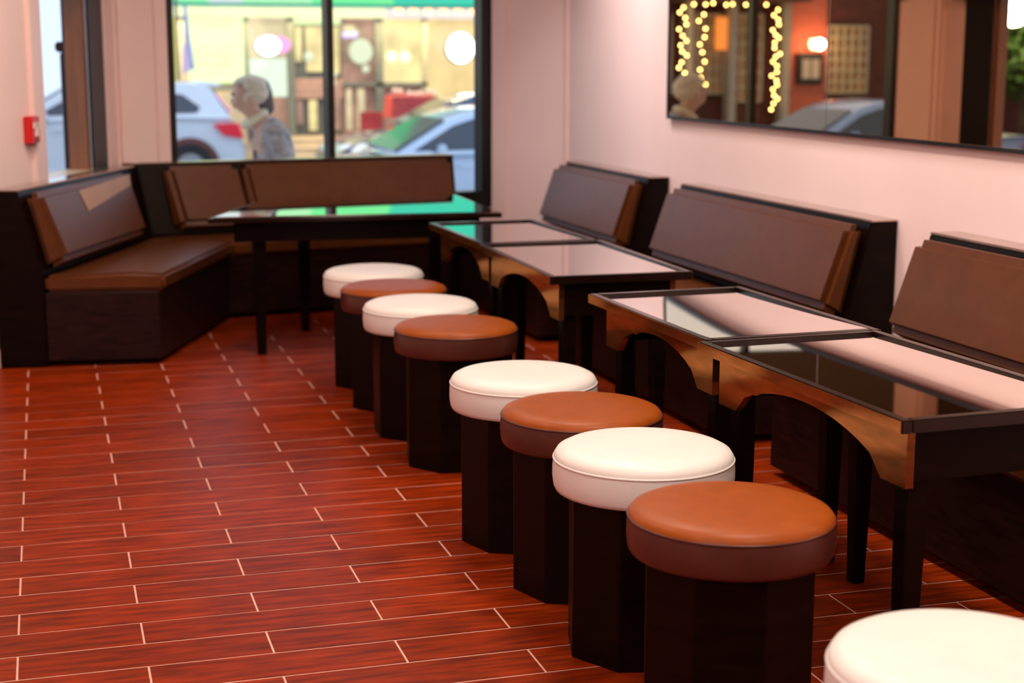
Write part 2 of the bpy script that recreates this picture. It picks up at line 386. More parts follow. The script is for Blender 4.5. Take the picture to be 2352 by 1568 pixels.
# ------------------------------------------------------------------ tables
ZT = .70
def arched_board(L, depth, rise, flat):
    """side board in local (s, z): flat feet at both ends, a round arch between"""
    pts = [(0, 0), (0, -depth), (flat, -depth)]
    n = 14
    for i in range(n+1):
        a = i/n; s = flat+.012+(L-2*flat-.024)*a
        pts.append((s, -depth + rise*math.sin(PI*a)**.62 + (.012 if 0 < i < n else .0)))
    pts += [(L-flat, -depth), (L, -depth), (L, 0)]
    return pts
def make_table(name, label, cx, cy, wx, ly, rot, gz=.0016, sag=0):
    root = empty(name, label, 'table', (cx, cy, 0), rot, 'glass topped tables in the stool row')
    hx, hy = wx/2, ly/2; th = .030; fwid = .026
    for nm, a in (('long', (-hx, -hx+fwid, -hy, hy)), ('long', (hx-fwid, hx, -hy, hy)), ('short', (-hx+fwid, hx-fwid, -hy, -hy+fwid)), ('short', (-hx+fwid, hx-fwid, hy-fwid, hy))):
        MB().box(*a, ZT-th, ZT).bevel(.0025, 2).build('top_border', M['border'], root)
    for x0, x1 in ((-hx-.0025, -hx-.0002), (hx+.0002, hx+.0025)): MB().box(x0, x1, -hy+.002, hy-.002, ZT-th+.001, ZT-.0015).build('edge_band', M['wood_gloss'], root)
    q0, q1, n = -hy+fwid, hy-fwid, 12; loops = []          # the glass sags a little
    for i in range(n+1):
        yy = q0+(q1-q0)*i/n; zz = ZT-.0062-gz*yy/(hy-fwid)+sag*yy*yy
        loops.append([(-hx+fwid, yy, ZT-th), (hx-fwid, yy, ZT-th), (hx-fwid, yy, zz), (-hx+fwid, yy, zz)])
    m = MB().loft(loops)
    m.build('glass_top', M['table_glass'], root, smooth='auto')
    ins = .045; ax, ay = hx-ins, hy-ins; bt = .02; zb = ZT-th
    prof = arched_board(2*ay, .135, .088, .085)
    for sx in (-1, 1):
        x0, x1 = (-ax, -ax+bt) if sx < 0 else (ax-bt, ax)
        m = MB(); m.loft([[(x0, -ay+s, zb+z) for s, z in prof], [(x1, -ay+s, zb+z) for s, z in prof]])
        m.build('arched_apron', M['wood_gloss'], root)
    for y0 in (-ay, ay-bt): MB().box(-ax+bt, ax-bt, y0, y0+bt, zb-.12, zb).build('end_apron', M['wood'], root)
    lg = .052
    for sx in (-1, 1):
        for sy in (-1, 1):
            x, y = sx*(ax-bt-lg/2-.002), sy*(ay-bt-lg/2-.002)
            k = .72
            m = MB(); m.loft([[(x-lg/2*k, y-lg/2*k, 0), (x+lg/2*k, y-lg/2*k, 0), (x+lg/2*k, y+lg/2*k, 0), (x-lg/2*k, y+lg/2*k, 0)]] +
                             [[(x-lg/2, y-lg/2, z), (x+lg/2, y-lg/2, z), (x+lg/2, y+lg/2, z), (x-lg/2, y+lg/2, z)] for z in (.38, zb)])
            m.bevel(.003, 1).build('leg', M['wood'], root)
    return root
make_table('lounge_table', 'glass topped dark table nearest the large corner table', 2.006, 6.540, .505, .845, math.radians(.6))
make_table('lounge_table', 'glass topped table in front of the short far bench, second from window', 1.995, 5.602, .530, 1.005, math.radians(-1.4))
make_table('lounge_table', 'glass topped table mirroring pale wall with a blue patch, beside the long middle bench', 1.993, 4.268, .542, .880, math.radians(1.1), .0046, .0098)
make_table('lounge_table', 'nearest glass topped table with a dark arched front apron', 1.998, 3.330, .556, .985, math.radians(2.0), .0022)
# corner table
ct = empty('corner_table', 'large dark trapezoid glass table in front of the window benches', 'table', (1.70, 7.90, 0)); R = ct.location
top = [(.799, 7.459), (2.215, 7.335), (2.262, 8.385), (1.42, 8.43), (1.12, 8.21)]
def inset(poly, d):
    out = []; n = len(poly)
    for i in range(n):
        a, b, c = Vector(poly[i-1]), Vector(poly[i]), Vector(poly[(i+1) % n])
        n1 = Vector((-(b-a).y, (b-a).x)).normalized(); n2 = Vector((-(c-b).y, (c-b).x)).normalized()
        m = (n1+n2).normalized(); out.append(tuple(b+m*(d/max(.3, m.dot(n1)))))
    return out
wb('top_border', M['border'], ct, MB().prism(top, ZT-.028, ZT-.004).bevel(.002, 1), R)
wb('glass_top', M['table_glass'], ct, MB().prism(inset(top, .022), ZT-.0045, ZT), R)
ap = inset(top, .09); ap2 = inset(top, .11)
for i in range(5):
    j = (i+1) % 5; q = [ap[i], ap[j], ap2[j], ap2[i]]
    wb('apron', M['wood'], ct, MB().hexa([(*p, ZT-.13) for p in q] + [(*p, ZT-.028) for p in q]), R)
for x, y in ((1.06, 7.62), (2.08, 7.53), (2.10, 8.22), (1.38, 8.22)):
    wb('leg', M['wood'], ct, MB().loft([[(x-k, y-k, z), (x+k, y-k, z), (x+k, y+k, z), (x-k, y+k, z)] for k, z in ((.020, 0), (.028, .35), (.032, ZT-.028))]), R)

# ------------------------------------------------------------------ stools
def make_stool(label, white, x, y, rot):
    root = empty('stool', label, 'stool', (x, y, 0), rot, 'round topped stools in a row along the tables')
    rb = .192
    b = MB(); b.prism([(rb*math.cos(PI/4*k), rb*math.sin(PI/4*k)) for k in range(8)], 0, .408); b.bevel(.003, 1)
    b.build('base', M['wood'], root)
    mt = M['white'] if white else M['tan']; ms = M['white'] if white else M['brown']  # 'tan' is the brown vinyl with overhead light put into its colour
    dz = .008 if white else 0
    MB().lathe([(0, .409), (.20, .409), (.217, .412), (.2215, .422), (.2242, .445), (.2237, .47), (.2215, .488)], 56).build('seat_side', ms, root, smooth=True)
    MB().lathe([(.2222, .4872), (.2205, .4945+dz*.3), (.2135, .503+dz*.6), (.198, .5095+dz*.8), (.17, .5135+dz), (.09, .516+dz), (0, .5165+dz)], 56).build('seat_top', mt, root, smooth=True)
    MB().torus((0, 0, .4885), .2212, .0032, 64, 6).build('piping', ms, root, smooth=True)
    return root
ST = [(1.452, 6.795), (1.44, 6.340), (1.431, 5.836), (1.443, 5.353), (1.398, 4.405), (1.42, 3.947), (1.409, 3.463), (1.404, 2.949), (1.405, 2.06)]
LBL = ['white topped stool farthest from the camera at the window end of the row', 'brown topped stool between the two farthest white stools',
       'white topped stool with brown stools before and behind, second white from the window', 'brown topped stool at the gap in the middle of the row',
       'white topped stool just in front of the gap in the row', 'brown topped stool second nearest of the brown ones',
       'white topped stool with a creased side behind the nearest brown stool', 'nearest brown topped stool in front of the low table end',
       'white topped stool cut off by the bottom right corner']
ROT = [190, 190, 200, 192, 175, 176, 187, 178, 185]
for i, (x, y) in enumerate(ST): make_stool(LBL[i], i % 2 == 0, x, y, math.radians(ROT[i]))

# ------------------------------------------------------------------ fire alarm pull station on the left wall
pa = on_plane(76, 298, LA+nL*.03, LB+nL*.03); sA = (pa.xy-LA).dot(uL)
fa = empty('fire_alarm', 'red fire alarm pull station on the pink wall beside the left window', 'alarm', (pa.x, pa.y, pa.z))
R = fa.location; sv = lambda mb, n, m: wb(n, M[m], fa, mb, R)
sv(seg(LA, uL, nL, sA-.05, sA+.05, .001, .045, pa.z-.066, pa.z+.066).bevel(.005, 2), 'housing', 'red')
hd = [V2(-.03, .045), V2(.03, .045)]
def plate(s0, s1, z0, z1, d0, d1): return seg(LA, uL, nL, sA+s0, sA+s1, d0, d1, pa.z+z0, pa.z+z1)
m = plate(-.032, .032, .008, .036, .045, .053); plate(-.014, .014, -.034, .008, .045, .053, ) if 0 else None
seg(LA, uL, nL, sA-.015, sA+.015, .045, .053, pa.z-.03, pa.z+.008, m)
sv(m, 'pull_handle', 'label_white')
m = MB()
for k in range(3): seg(LA, uL, nL, sA-.02, sA+.02, .053, .0535, pa.z+.013+k*.008, pa.z+.016+k*.008, m)
sv(m, 'print_lines', 'dark_print')
sv(plate(-.016, .016, -.058, -.038, .045, .049), 'key_lock', 'dark_print')
# ------------------------------------------------------------------ street outside
def flat(name, mat, parent, root, x0, x1, z0, z1, y0, y1): return wb(name, mat, parent, MB().box(x0, x1, y0, y1, z0, z1), root)
ZS, ZR = -.35, -.52
def outside(x0, x1, y0, y1, z0, z1): return MB().box(x0, x1, y0, y1, z0, z1)
struct('ground_pavement', M['concrete'], MB().prism([(-30, 4.0), (-2.95, 2.0), (BA.x-.25, BA.y+.12), (BB.x+.1, BB.y+.3), (8, 9.9), (25, 10.2), (25, 13.2), (-30, 13.2)], ZS-.2, ZS))
struct('ground_road', M['asphalt'], outside(-40, 30, 13.2, 26, ZR-.2, ZR))
struct('ground_far_pavement', M['concrete'], outside(-40, 30, 26, 34, ZR-.2, ZS-.05))
struct('kerb', M['concrete'], outside(-40, 30, 13.2, 13.36, ZR-.1, ZS+.005))
# the lit shop front across the street, facade at Y = 28
YF = 28.0
def PX(px): return at(px, 200, YF).x
def PZ(py, px=750): return at(px, py, YF).z
G = {k: glow('lit_'+k, c, e*1.2, v, 2.2) for k, (c, e, v) in dict(
    yellow=((.74, .88, .44), 1.25, .06), lemon=((.95, .86, .10), .9, .05), peach=((.80, .66, .40), .9, .18), mint=((.80, .92, .74), 1.0, .05),
    fascia=((.86, .90, .50), .95, .08), lilac=((.66, .60, .72), .8, .08), inside=((.46, .25, .18), .8, .45), amber=((.85, .68, .30), 1.0, .22), tan=((.86, .62, .26), .95, .12)).items()}
G['neon'] = glow('neon_white', (.85, .93, 1), 3.5); G['pink'] = glow('neon_pink', (1, .35, .75), 1.3); G['violet'] = glow('neon_violet', (.55, .45, 1), 2.0)
G['globe'] = glow('sign_white', (.9, .95, 1), 6.0); G['cream'] = glow('lamp_cream', (.85, .92, .65), 1.0); G['warmlamp'] = glow('lamp_warm', (1, .8, .35), 3.0)
M['greenawn'] = pbr('green_awning', (.03, .50, .33), .6, var=.05); M['frame_grey'] = pbr('shop_frame_grey', (.17, .17, .14), .5, var=.1)
M['brickpink'] = pbr('shop_base_panel', (.42, .24, .19), .7, var=.15); M['facade'] = pbr('shop_facade', (.50, .40, .28), .7, var=.1)
M['darkdoor'] = pbr('dark_door', (.10, .10, .09), .4, var=.1); M['redflower'] = pbr('red_tablecloth', (.60, .06, .05), .6, var=.2)
M['letter_red'] = pbr('faded_red_letters', (.75, .33, .28), .6, var=.05); M['pillar'] = pbr('shop_pillar', (.40, .36, .25), .7, var=.1)
sh = empty('storefront', 'brightly lit yellow shop front with a green awning across the street', 'shop', (PX(750), YF, ZS-.05)); R = sh.location
zb = PZ(312); zt = PZ(40); ztop = PZ(10)
X0, X1 = PX(330), PX(1330)
flat('facade_wall', M['facade'], sh, R, X0, X1, ZS-.06, zt+2.6, YF+.30, YF+1.6)
def win(name, px0, px1, py0, py1, mat, dy=.22):
    f = flat(name, G[mat] if mat in G else M[mat], sh, R, PX(px0), PX(px1), PZ(py1), PZ(py0), YF+dy, YF+.30); return f
def bar(px0, px1, py0, py1, mat='frame_grey', y0=.08, y1=.22, name='frame_bar'):
    return flat(name, M[mat], sh, R, PX(px0), PX(px1), PZ(py1), PZ(py0), YF+y0, YF+y1)
win('lit_window', 340, 414, 40, 215, 'lemon'); win('lit_window', 436, 567, 40, 190, 'yellow'); win('lit_window', 575, 668, 40, 132, 'peach'); win('window_poster', 578, 668, 134, 222, 'mint')
bar(567, 575, 38, 230); bar(664, 680, 38, 312); bar(414, 436, 38, 300, 'facade'); bar(430, 575, 36, 41)
win('lit_transom', 676, 790, 38, 55, 'yellow')
dr = bar(680, 790, 56, 312, 'darkdoor', .16, .22, 'double_door')
for a in ((684, 697, 62, 142, 'amber'), (708, 748, 62, 165, 'amber'), (768, 784, 62, 170, 'amber'), (684, 697, 230, 285, 'inside'), (712, 730, 230, 300, 'amber'), (768, 784, 200, 300, 'inside')):
    wb('door_glass', G[a[4]], dr, MB().box(PX(a[0]), PX(a[1]), YF+.12, YF+.16, PZ(a[3]), PZ(a[2])), R).location = (0, 0, 0)
bar(680, 790, 180, 226, 'brickpink', .11, .16, 'door_kick_panel')
win('lit_window', 790, 866, 38, 192, 'inside'); bar(866, 884, 38, 312, 'frame_grey'); win('lit_window', 884, 976, 38, 192, 'amber'); bar(974, 985, 38, 250, 'pillar')
win('lit_panel', 985, 1200, 38, 235, 'tan')  # plain tan wall; the lamplight on it is put in as glow
win('base_panel', 575, 664, 222, 312, 'brickpink'); win('base_panel', 790, 866, 198, 315, 'brickpink'); win('base_panel', 884, 976, 198, 315, 'brickpink')
win('base_panel', 985, 1200, 235, 330, 'brickpink'); win('base_panel', 340, 567, 215, 330, 'facade'); bar(790, 985, 190, 199, 'frame_grey')
for a in ((1000, 1012), (800, 812), (826, 842)): win('lit_slot', a[0], a[1], 205, 300, 'peach', .19)
# warm shop lamps, interior blobs
for px, py, r_, mt in ((905, 130, .10, 'warmlamp'), (935, 130, .10, 'warmlamp'), (845, 158, .07, 'cream'), (822, 75, .06, 'cream'), (770, 170, .07, 'cream'), (772, 190, .06, 'cream'), (715, 130, .10, 'cream')):
    wb('window_lamp', G[mt], sh, MB().ball((PX(px), YF+.16, PZ(py)), r_, 2), R)
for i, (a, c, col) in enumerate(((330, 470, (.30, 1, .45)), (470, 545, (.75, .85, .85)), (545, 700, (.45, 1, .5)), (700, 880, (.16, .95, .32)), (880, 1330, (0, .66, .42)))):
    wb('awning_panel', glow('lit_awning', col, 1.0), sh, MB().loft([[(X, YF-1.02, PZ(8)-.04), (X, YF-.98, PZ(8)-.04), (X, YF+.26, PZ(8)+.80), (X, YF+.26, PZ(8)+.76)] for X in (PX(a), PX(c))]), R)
aw = wb('awning', M['greenawn'], sh, MB().loft([[(x, YF-1.0, PZ(8)-.04), (x, YF+.28, PZ(8)+.75), (x, YF+.28, PZ(8)+.68), (x, YF-1.0, PZ(8)-.10)] for x in (X0, X1)]), R)
wb('valance', G['fascia'], sh, MB().box(X0, PX(885), YF-.06, YF+.28, zt-.005, PZ(9)), R)
wb('valance', G['lilac'], sh, MB().box(PX(885), X1, YF-.06, YF+.28, zt-.005, PZ(9)), R)
for i, px in enumerate(range(905, 1200, 34)):
    wb('letter_stroke', M['letter_red'], sh, MB().box(PX(px), PX(px+20), YF-.08, YF-.06, PZ(30), PZ(16)), R)
for k in range(7):
    a = PI*(.2+.6*k/6); px = 500-62*math.cos(PI-a); py = 112-48*math.sin(a)
    wb('letter_stroke', M['letter_red'], sh, MB().box(PX(px)-.03, PX(px)+.03, YF+.20, YF+.22, PZ(py)-.04, PZ(py)+.04), R)
for py in (127, 150): wb('letter_stroke', M['letter_red'], sh, MB().box(PX(468), PX(528), YF+.205, YF+.22, PZ(py)-.012, PZ(py)+.012), R)
for k in range(3):
    wb('step', M['stone_step'], sh, MB().box(PX(655), PX(800), YF-.35*(3-k), YF-.35*(2-k), ZS-.05, ZS-.05+(zb-ZS+.05)*(k+1)/3.2), R)
wb('doorstep', M['stone_step'], sh, MB().box(PX(655), PX(800), YF, YF+.3, ZS-.05, zb), R)
def disc_sign(name, label, px, py, rx, rz, mat, Y, extra=None):
    p = at(px, py, Y); r = empty(name, label, 'sign', p)
    MB().lathe([(0, 0), (1, 0), (1, .12), (0, .12)], 28, (0, 0, 0), 'y').build('lit_face', G[mat], r, smooth='auto').scale = (rx, 1, rz)
    MB().lathe([(1, .0), (1.08, .0), (1.08, .16), (1, .16)], 28, (0, 0, 0), 'y').build('rim', M['frame_grey'], r, smooth='auto').scale = (rx, 1, rz)
    MB().box(-.02, .02, .10, .14, -.02, .02).build('bracket', M['frame_grey'], r)
    return r
disc_sign('round_sign', 'big round glowing white sign at the right of the shop front', 1058, 110, .255, .265, 'globe', YF-.3)
disc_sign('neon_sign', 'oval glowing white neon sign in the yellow shop window', 616, 105, .22, .17, 'neon', YF-.42)
disc_sign('neon_sign', 'pink oval neon sign half behind the white oval one', 642, 103, .20, .155, 'pink', YF-.18)
disc_sign('round_sign', 'pale round disc sign in the shop window right of the door', 829, 118, .21, .22, 'cream', YF-.2)
p = at(803, 80, YF-.2); r = empty('neon_sign', 'small violet neon bar sign beside the shop door', 'sign', p)
MB().lathe([(0, -.13), (.045, -.12), (.045, .12), (0, .13)], 16, (0, 0, 0), 'x').build('tube', G['violet'], r, smooth=True); MB().box(-.1, .1, .02, .1, .06, .16).build('housing', M['frame_grey'], r)
MB().box(-.01, .01, .04, .2, -.02, .02).build('bracket', M['frame_grey'], r)
# flag on a pole
p = at(431, 170, 26.6); fl = empty('street_banner', 'lavender street banner hanging on a pole at the left of the yellow window', 'banner', (p.x, 26.6, ZS-.05)); R = fl.location
M['lav'] = pbr('lavender_cloth', (.42, .45, .72), .7, var=.1); M['lav2'] = pbr('pink_cloth', (.85, .62, .82), .7, var=.06)
wb('pole', M['frame_grey'], fl, MB().cyl((p.x-.16, 26.6, ZS-.05), .03, 3.4, 12), R)
q = [(421, 14), (428, 14), (436, 90), (447, 158), (437, 162), (424, 92)]
wb('cloth', M['lav'], fl, MB().loft([[(at(a, b, 26.5).x, y, at(a, b, 26.5).z) for a, b in q] for y in (26.48, 26.50)]), R)
q = [(419, 95), (430, 112), (437, 140), (434, 165), (420, 170)]
wb('pink_cloth', M['lav2'], fl, MB().loft([[(at(a, b, 26.45).x, y, at(a, b, 26.45).z) for a, b in q] for y in (26.43, 26.45)]), R)
# red cafe table and chairs on the far pavement
p = at(945, 262, 26.9); ctb = empty('cafe_table', 'red cloth cafe table on the pavement before the shop', 'table', (p.x, 26.9, ZS-.05)); zc = p.z
MB().lathe([(.0, 0), (.28, 0), (.28, .03), (.04, .04), (.04, zc+.12-ZS), (0, zc+.12-ZS)], 20).build('pedestal', M['frame_grey'], ctb, smooth='auto')
MB().loft([[(sx*(.40+k), sy*(.30+k), z+zc-ZS) for sx, sy in ((-1, -1), (1, -1), (1, 1), (-1, 1))] for k, z in ((.03, .0), (0, .36), (-.01, .37))]).build('cloth', M['redflower'], ctb)
m = MB()
for k in range(6): m.ball((-.3+.12*k, -.05+.1*math.sin(k*2), zc-ZS+.42+.03*math.cos(k)), .055, 1)
fb_ = m.build('flower_row', pbr('pale_flowers', (.9, .68, .55), .6, var=.1), ctb, smooth=True); fb_['kind'] = 'stuff'
for i, px in enumerate((858, 1036)):
    p = at(px, 255, 26.7); c = empty('cafe_chair', ('red cafe chair left of the red pavement table', 'red cafe chair right of the red pavement table')[i], 'chair', (p.x, 26.7, ZS-.05), 0, 'cafe chairs')
    MB().box(-.2, .2, -.2, .2, .43, .46).bevel(.01).build('seat', M['redflower'], c)
    MB().box(-.2, .2, .17, .2, .55, .88).bevel(.01).build('backrest', M['redflower'], c)
    for a in (-.18, .18):
        for b in (-.18, .185): MB().cyl((a, b, 0), .015, .86 if b > 0 else .44, 8).build('leg', M['frame_grey'], c)
area_lamp('awning_lamp', (PX(750), YF-.5, PZ(12)), 7, 260, (1, .85, .5), (PX(750), YF-.1, -.2), .3)

# ------------------------------------------------------------------ cars
M['car_glass'] = pbr('car_glass', (.02, .035, .06), .06, spec=.8, var=.05); M['tyre'] = pbr('tyre_rubber', (.02, .018, .018), .7, var=.1)
M['alloy'] = pbr('alloy_rim', (.55, .56, .58), .3, metal=.9, var=.05); M['arch'] = pbr('wheel_arch_red_brown', (.16, .05, .04), .6, var=.2)
G['tail'] = pbr('tail_lamp', (.55, .01, .03), .25, emit=(1, .02, .05), estr=.25, var=.05); G['brake'] = glow('high_brake_lamp', (1, .35, .7), 1.6)
G['head'] = glow('head_lamp', (.85, .92, 1), 1.3)
def car(name, label, x, y, face, paint, kind, z=ZR):
    """local: nose towards +x, rear bumper at x=0; face=-1 turns the nose to -x"""
    root = empty(name, label, 'car', (x, y, z), PI if face < 0 else 0, 'parked cars')
    if kind == 'suv':
        L, W = 4.45, .9; hull = [(.12, .30), (.02, .42), (.0, .62), (.05, .78), (.12, .98), (.20, 1.08), (1.0, 1.10), (2.6, 1.08), (3.25, 1.02), (4.05, .93), (4.35, .80), (4.45, .60), (4.42, .34), (4.3, .24), (.3, .22)]
        cab = [(.18, 1.06), (.34, 1.30), (.46, 1.50), (.60, 1.55), (1.3, 1.585), (2.2, 1.56), (2.45, 1.51), (3.28, 1.02)]
        glass = [(.68, 1.14), (.62, 1.22), (.86, 1.40), (1.25, 1.46), (2.3, 1.45), (2.92, 1.12)]; wx = (.80, 3.55); wr = .35
    else:
        L, W = 4.6, .88; hull = [(.10, .28), (.0, .42), (.0, .62), (.04, .86), (.15, .95), (.9, .97), (2.2, .95), (3.1, .92), (3.7, .86), (4.25, .76), (4.52, .62), (4.6, .46), (4.55, .28), (4.4, .20), (.3, .2)]
        cab = [(.75, .95), (1.2, 1.24), (1.55, 1.36), (2.1, 1.41), (2.5, 1.38), (2.75, 1.30), (3.45, .90)]
        glass = [(1.0, .99), (1.35, 1.23), (1.75, 1.32), (2.45, 1.32), (2.72, 1.24), (3.18, .98)]; wx = (.85, 3.65); wr = .32
    sec = lambda pr, ks: MB().loft([[(px_, s*W*k, zc_+(pz-zc_)*q) for px_, pz in pr] for s, k, q in ks])
    zc_ = .6
    sec(hull, [(-1, .94, .86), (-1, 1, .96), (-1, .90, 1.0), (1, .90, 1.0), (1, 1, .96), (1, .94, .86)]).bevel(.02, 2, 30).build('body', paint, root, smooth='auto')
    zc_ = 1.0
    def cabin(pr, f0=.82, grow=0):
        m = MB(); zl = [p[1] for p in pr]; z0, z1 = min(zl), max(zl)
        wd = lambda zz: W*(.95-.20*(zz-z0)/(z1-z0))+grow
        m.loft([[(a, -wd(b), b) for a, b in pr], [(a, -wd(b)*.86, b+.012) for a, b in pr], [(a, wd(b)*.86, b+.012) for a, b in pr], [(a, wd(b), b) for a, b in pr]])
        return m, wd
    m, wd = cabin(cab); m.bevel(.02, 2, 30).build('cabin', paint, root, smooth='auto')
    for s in (-1, 1):
        m = MB(); m.loft([[(a, s*(wd(b)+o), b) for a, b in glass] for o in (-.02, .012)]); m.build('side_window', M['car_glass'], root)
        xp = 2.0 if kind == 'suv' else 2.15
        zz0, zz1 = glass[0][1], glass[3][1]
        m = MB(); m.loft([[(a, s*(wd(b)+o), b) for a, b in ((xp, zz0), (xp+.07, zz0), (xp+.04, zz1-.01), (xp-.03, zz1-.01))] for o in (.0, .02)]); m.build('door_pillar', paint, root)
    # windscreen and rear window as slabs on the cabin ends
    def slab(a, b, nm, t=.015):
        (xa, za), (xb, zb_) = a, b; d = Vector((zb_-za, 0, -(xb-xa))).normalized()*t*(1 if nm == 'windscreen' else 1)
        pa, pb = wd(za)*.88, wd(zb_)*.86; m = MB()
        m.hexa([(xa-d.x, -pa, za-d.z), (xa-d.x, pa, za-d.z), (xb-d.x, pb, zb_-d.z), (xb-d.x, -pb, zb_-d.z), (xa+d.x, -pa, za+d.z), (xa+d.x, pa, za+d.z), (xb+d.x, pb, zb_+d.z), (xb+d.x, -pb, zb_+d.z)])
        m.build(nm, M['car_glass'], root)
    c0, c1 = cab[-1], cab[-2]; slab((c0[0]-.08, c0[1]+.06), (c1[0]+.04, c1[1]-.02), 'windscreen', .03)
    r0, r1 = (cab[0], cab[2]); slab((r0[0]+.03, r0[1]+.06), (r1[0]-.01, r1[1]-.04), 'rear_window', .035)
    for a in wx:
        for s in (-1, 1):
            MB().cyl((a, s*W*1.0-(.0 if s < 0 else .012)-.002*s, wr), wr+.09, .012, 28, 'y').build('wheel_arch', M['arch'] if kind == 'suv' else M['tyre'], root)
            ty = MB().lathe([(wr*.6, -.11), (wr*.96, -.11), (wr, -.08), (wr, .08), (wr*.96, .11), (wr*.6, .11), (wr*.6, -.11)], 28, (a, s*(W-.07), wr), 'y').build('tyre', M['tyre'], root, smooth='auto')
            m = MB().lathe([(0, -.10), (.06, -.10), (.07, -.06), (wr*.55, -.05), (wr*.6, -.09), (wr*.6, .09), (0, .09)], 28, (a, s*(W-.06), wr), 'y')
            m.build('rim', M['alloy'], ty, smooth='auto')
            m = MB()
            for k in range(5):
                t_ = 2*PI*k/5; ca, sa = math.cos(t_), math.sin(t_)
                yy = s*(W+.02); q = [(a+ca*r_*wr-sa*w_, yy, wr+sa*r_*wr+ca*w_) for r_, w_ in ((.1, -.035), (.6, -.025), (.6, .025), (.1, .035))]
                m.loft([q, [(x_, y_-s*.03, z_) for x_, y_, z_ in q]])
            m.build('spoke', M['alloy'], ty)
    zt_ = .92 if kind == 'suv' else .80
    for s in (-1, 1):
        m = MB(); m.hexa([(.01, s*W*.72, zt_-.13), (.30, s*W*1.005, zt_-.10), (.03, s*W*1.005, zt_-.15), (.0, s*W*.9, zt_-.15), (.06, s*W*.72, zt_+.06), (.46, s*W*1.0, zt_+.06), (.10, s*W*1.0, zt_+.07), (.05, s*W*.9, zt_+.07)])
        m.build('tail_lamp', G['tail'], root)
        m = MB(); m.hexa([(L-.48, s*W*.97, zt_-.18), (L-.12, s*W*.66, zt_-.24), (L-.06, s*W*.66, zt_-.22), (L-.24, s*W*.99, zt_-.18), (L-.60, s*W*.95, zt_-.06), (L-.22, s*W*.66, zt_-.09), (L-.14, s*W*.66, zt_-.10), (L-.34, s*W*.98, zt_-.07)])
        m.build('head_lamp', G['head'], root)
        MB().box(L*.62, L*.62+.10, s*(W+.02)-.07, s*(W+.02)+.07, zt_+.14, zt_+.25).bevel(.02).build('wing_mirror', paint, root)
        for xd in ((1.55, 2.55) if kind == 'suv' else (1.45, 2.55)): MB().box(xd, xd+.16, s*W*.995-.015, s*W*.995+.015, zt_-.01, zt_+.02).bevel(.005).build('door_handle', paint, root)
    MB().box(-.015, .02, -.26, .26, .50 if kind == 'suv' else .62, .61 if kind == 'suv' else .73).build('number_plate', M['label_white'], root)
    MB().box(L-.03, L+.012, -.42, .42, .36, .52).bevel(.01).build('grille', M['black'], root)
    if kind == 'suv':
        MB().hexa([(.30, -.62, 1.505), (.30, .62, 1.505), (.62, .62, 1.53), (.62, -.62, 1.53), (.28, -.60, 1.55), (.28, .60, 1.55), (.62, .62, 1.59), (.62, -.62, 1.59)]).bevel(.01).build('roof_spoiler', paint, root)
        MB().hexa([(.16, -.80, 1.12), (.17, -.74, 1.12), (.17, -.70, 1.12), (.16, -.78, 1.12), (.36, -.70, 1.40), (.38, -.64, 1.40), (.37, -.60, 1.40), (.35, -.68, 1.40)]).build('brake_lamp', G['brake'], root)
        MB().hexa([(.16, .78, 1.12), (.17, .70, 1.12), (.17, .74, 1.12), (.16, .80, 1.12), (.36, .68, 1.40), (.38, .60, 1.40), (.37, .64, 1.40), (.35, .70, 1.40)]).build('brake_lamp', G['brake'], root)
    return root
pw = pbr('white_car_paint', (.80, .83, .88), .22, spec=.5, var=.01, coat=.6); pn = pbr('navy_car_paint', (.035, .065, .17), .2, spec=.6, var=.02, coat=1)
psv = pbr('silver_blue_car_paint', (.55, .65, .80), .22, metal=.3, var=.02, coat=.8); pbl = pbr('pale_blue_car_paint', (.30, .42, .72), .22, var=.02, coat=.8)
car('hatchback_car', 'white hatchback parked before the yellow shop, its tail beside the passing person', at(562, 300, 23.2).x, 24.1, -1, pw, 'suv')
car('sedan_car', 'dark blue sedan parked before the shop, nose behind the window mullion', at(772, 320, 22).x+4.6, 22.9, -1, pn, 'sedan', ZR)
car('sedan_car', 'silver blue sedan nearest the street window, behind the bench end', at(900, 352, 16.4).x+3.45, 17.3, -1, psv, 'sedan', ZR-.02)

# ------------------------------------------------------------------ people on the pavement
def skin_mesh(name, verts, edges, radii, mat, parent, root_i=0, sub=2):
    me = bpy.data.meshes.new(name); me.from_pydata(verts, edges, []); o = bpy.data.objects.new(name, me); COL.objects.link(o)
    o.modifiers.new('s', 'SKIN'); sv_ = me.skin_vertices[0].data
    for i, r_ in enumerate(radii): sv_[i].radius = (r_, r_) if not isinstance(r_, tuple) else r_
    sv_[root_i].use_root = True
    ss = o.modifiers.new('u', 'SUBSURF'); ss.levels = ss.render_levels = sub
    dg = bpy.context.evaluated_depsgraph_get(); n = bpy.data.meshes.new_from_object(o.evaluated_get(dg)); n.name = name
    o.modifiers.clear(); o.data = n; n.materials.clear(); n.materials.append(mat)
    for p_ in n.polygons: p_.use_smooth = True
    o.parent = parent; return o
M['skin'] = pbr('skin', (.62, .36, .25), .5, var=.06); M['hair_blond'] = pbr('grey_blond_hair', (.72, .58, .41), .6, var=.2, scale=25); M['hair_dark'] = pbr('dark_brown_hair', (.07, .04, .03), .5, var=.3, scale=25)
M['tweed'] = pbr('grey_tweed', (.36, .33, .32), .85, var=.35, scale=22); M['cream'] = pbr('cream_scarf', (.72, .64, .45), .8, var=.08)
M['trouser'] = pbr('charcoal_trousers', (.04, .04, .05), .8, var=.1); M['shoe'] = pbr('black_shoe', (.012, .012, .012), .4, var=.1); M['plum'] = pbr('brown_jacket', (.10, .05, .045), .7, var=.15)
M['eye'] = pbr('eye', (.05, .04, .04), .2, var=0)
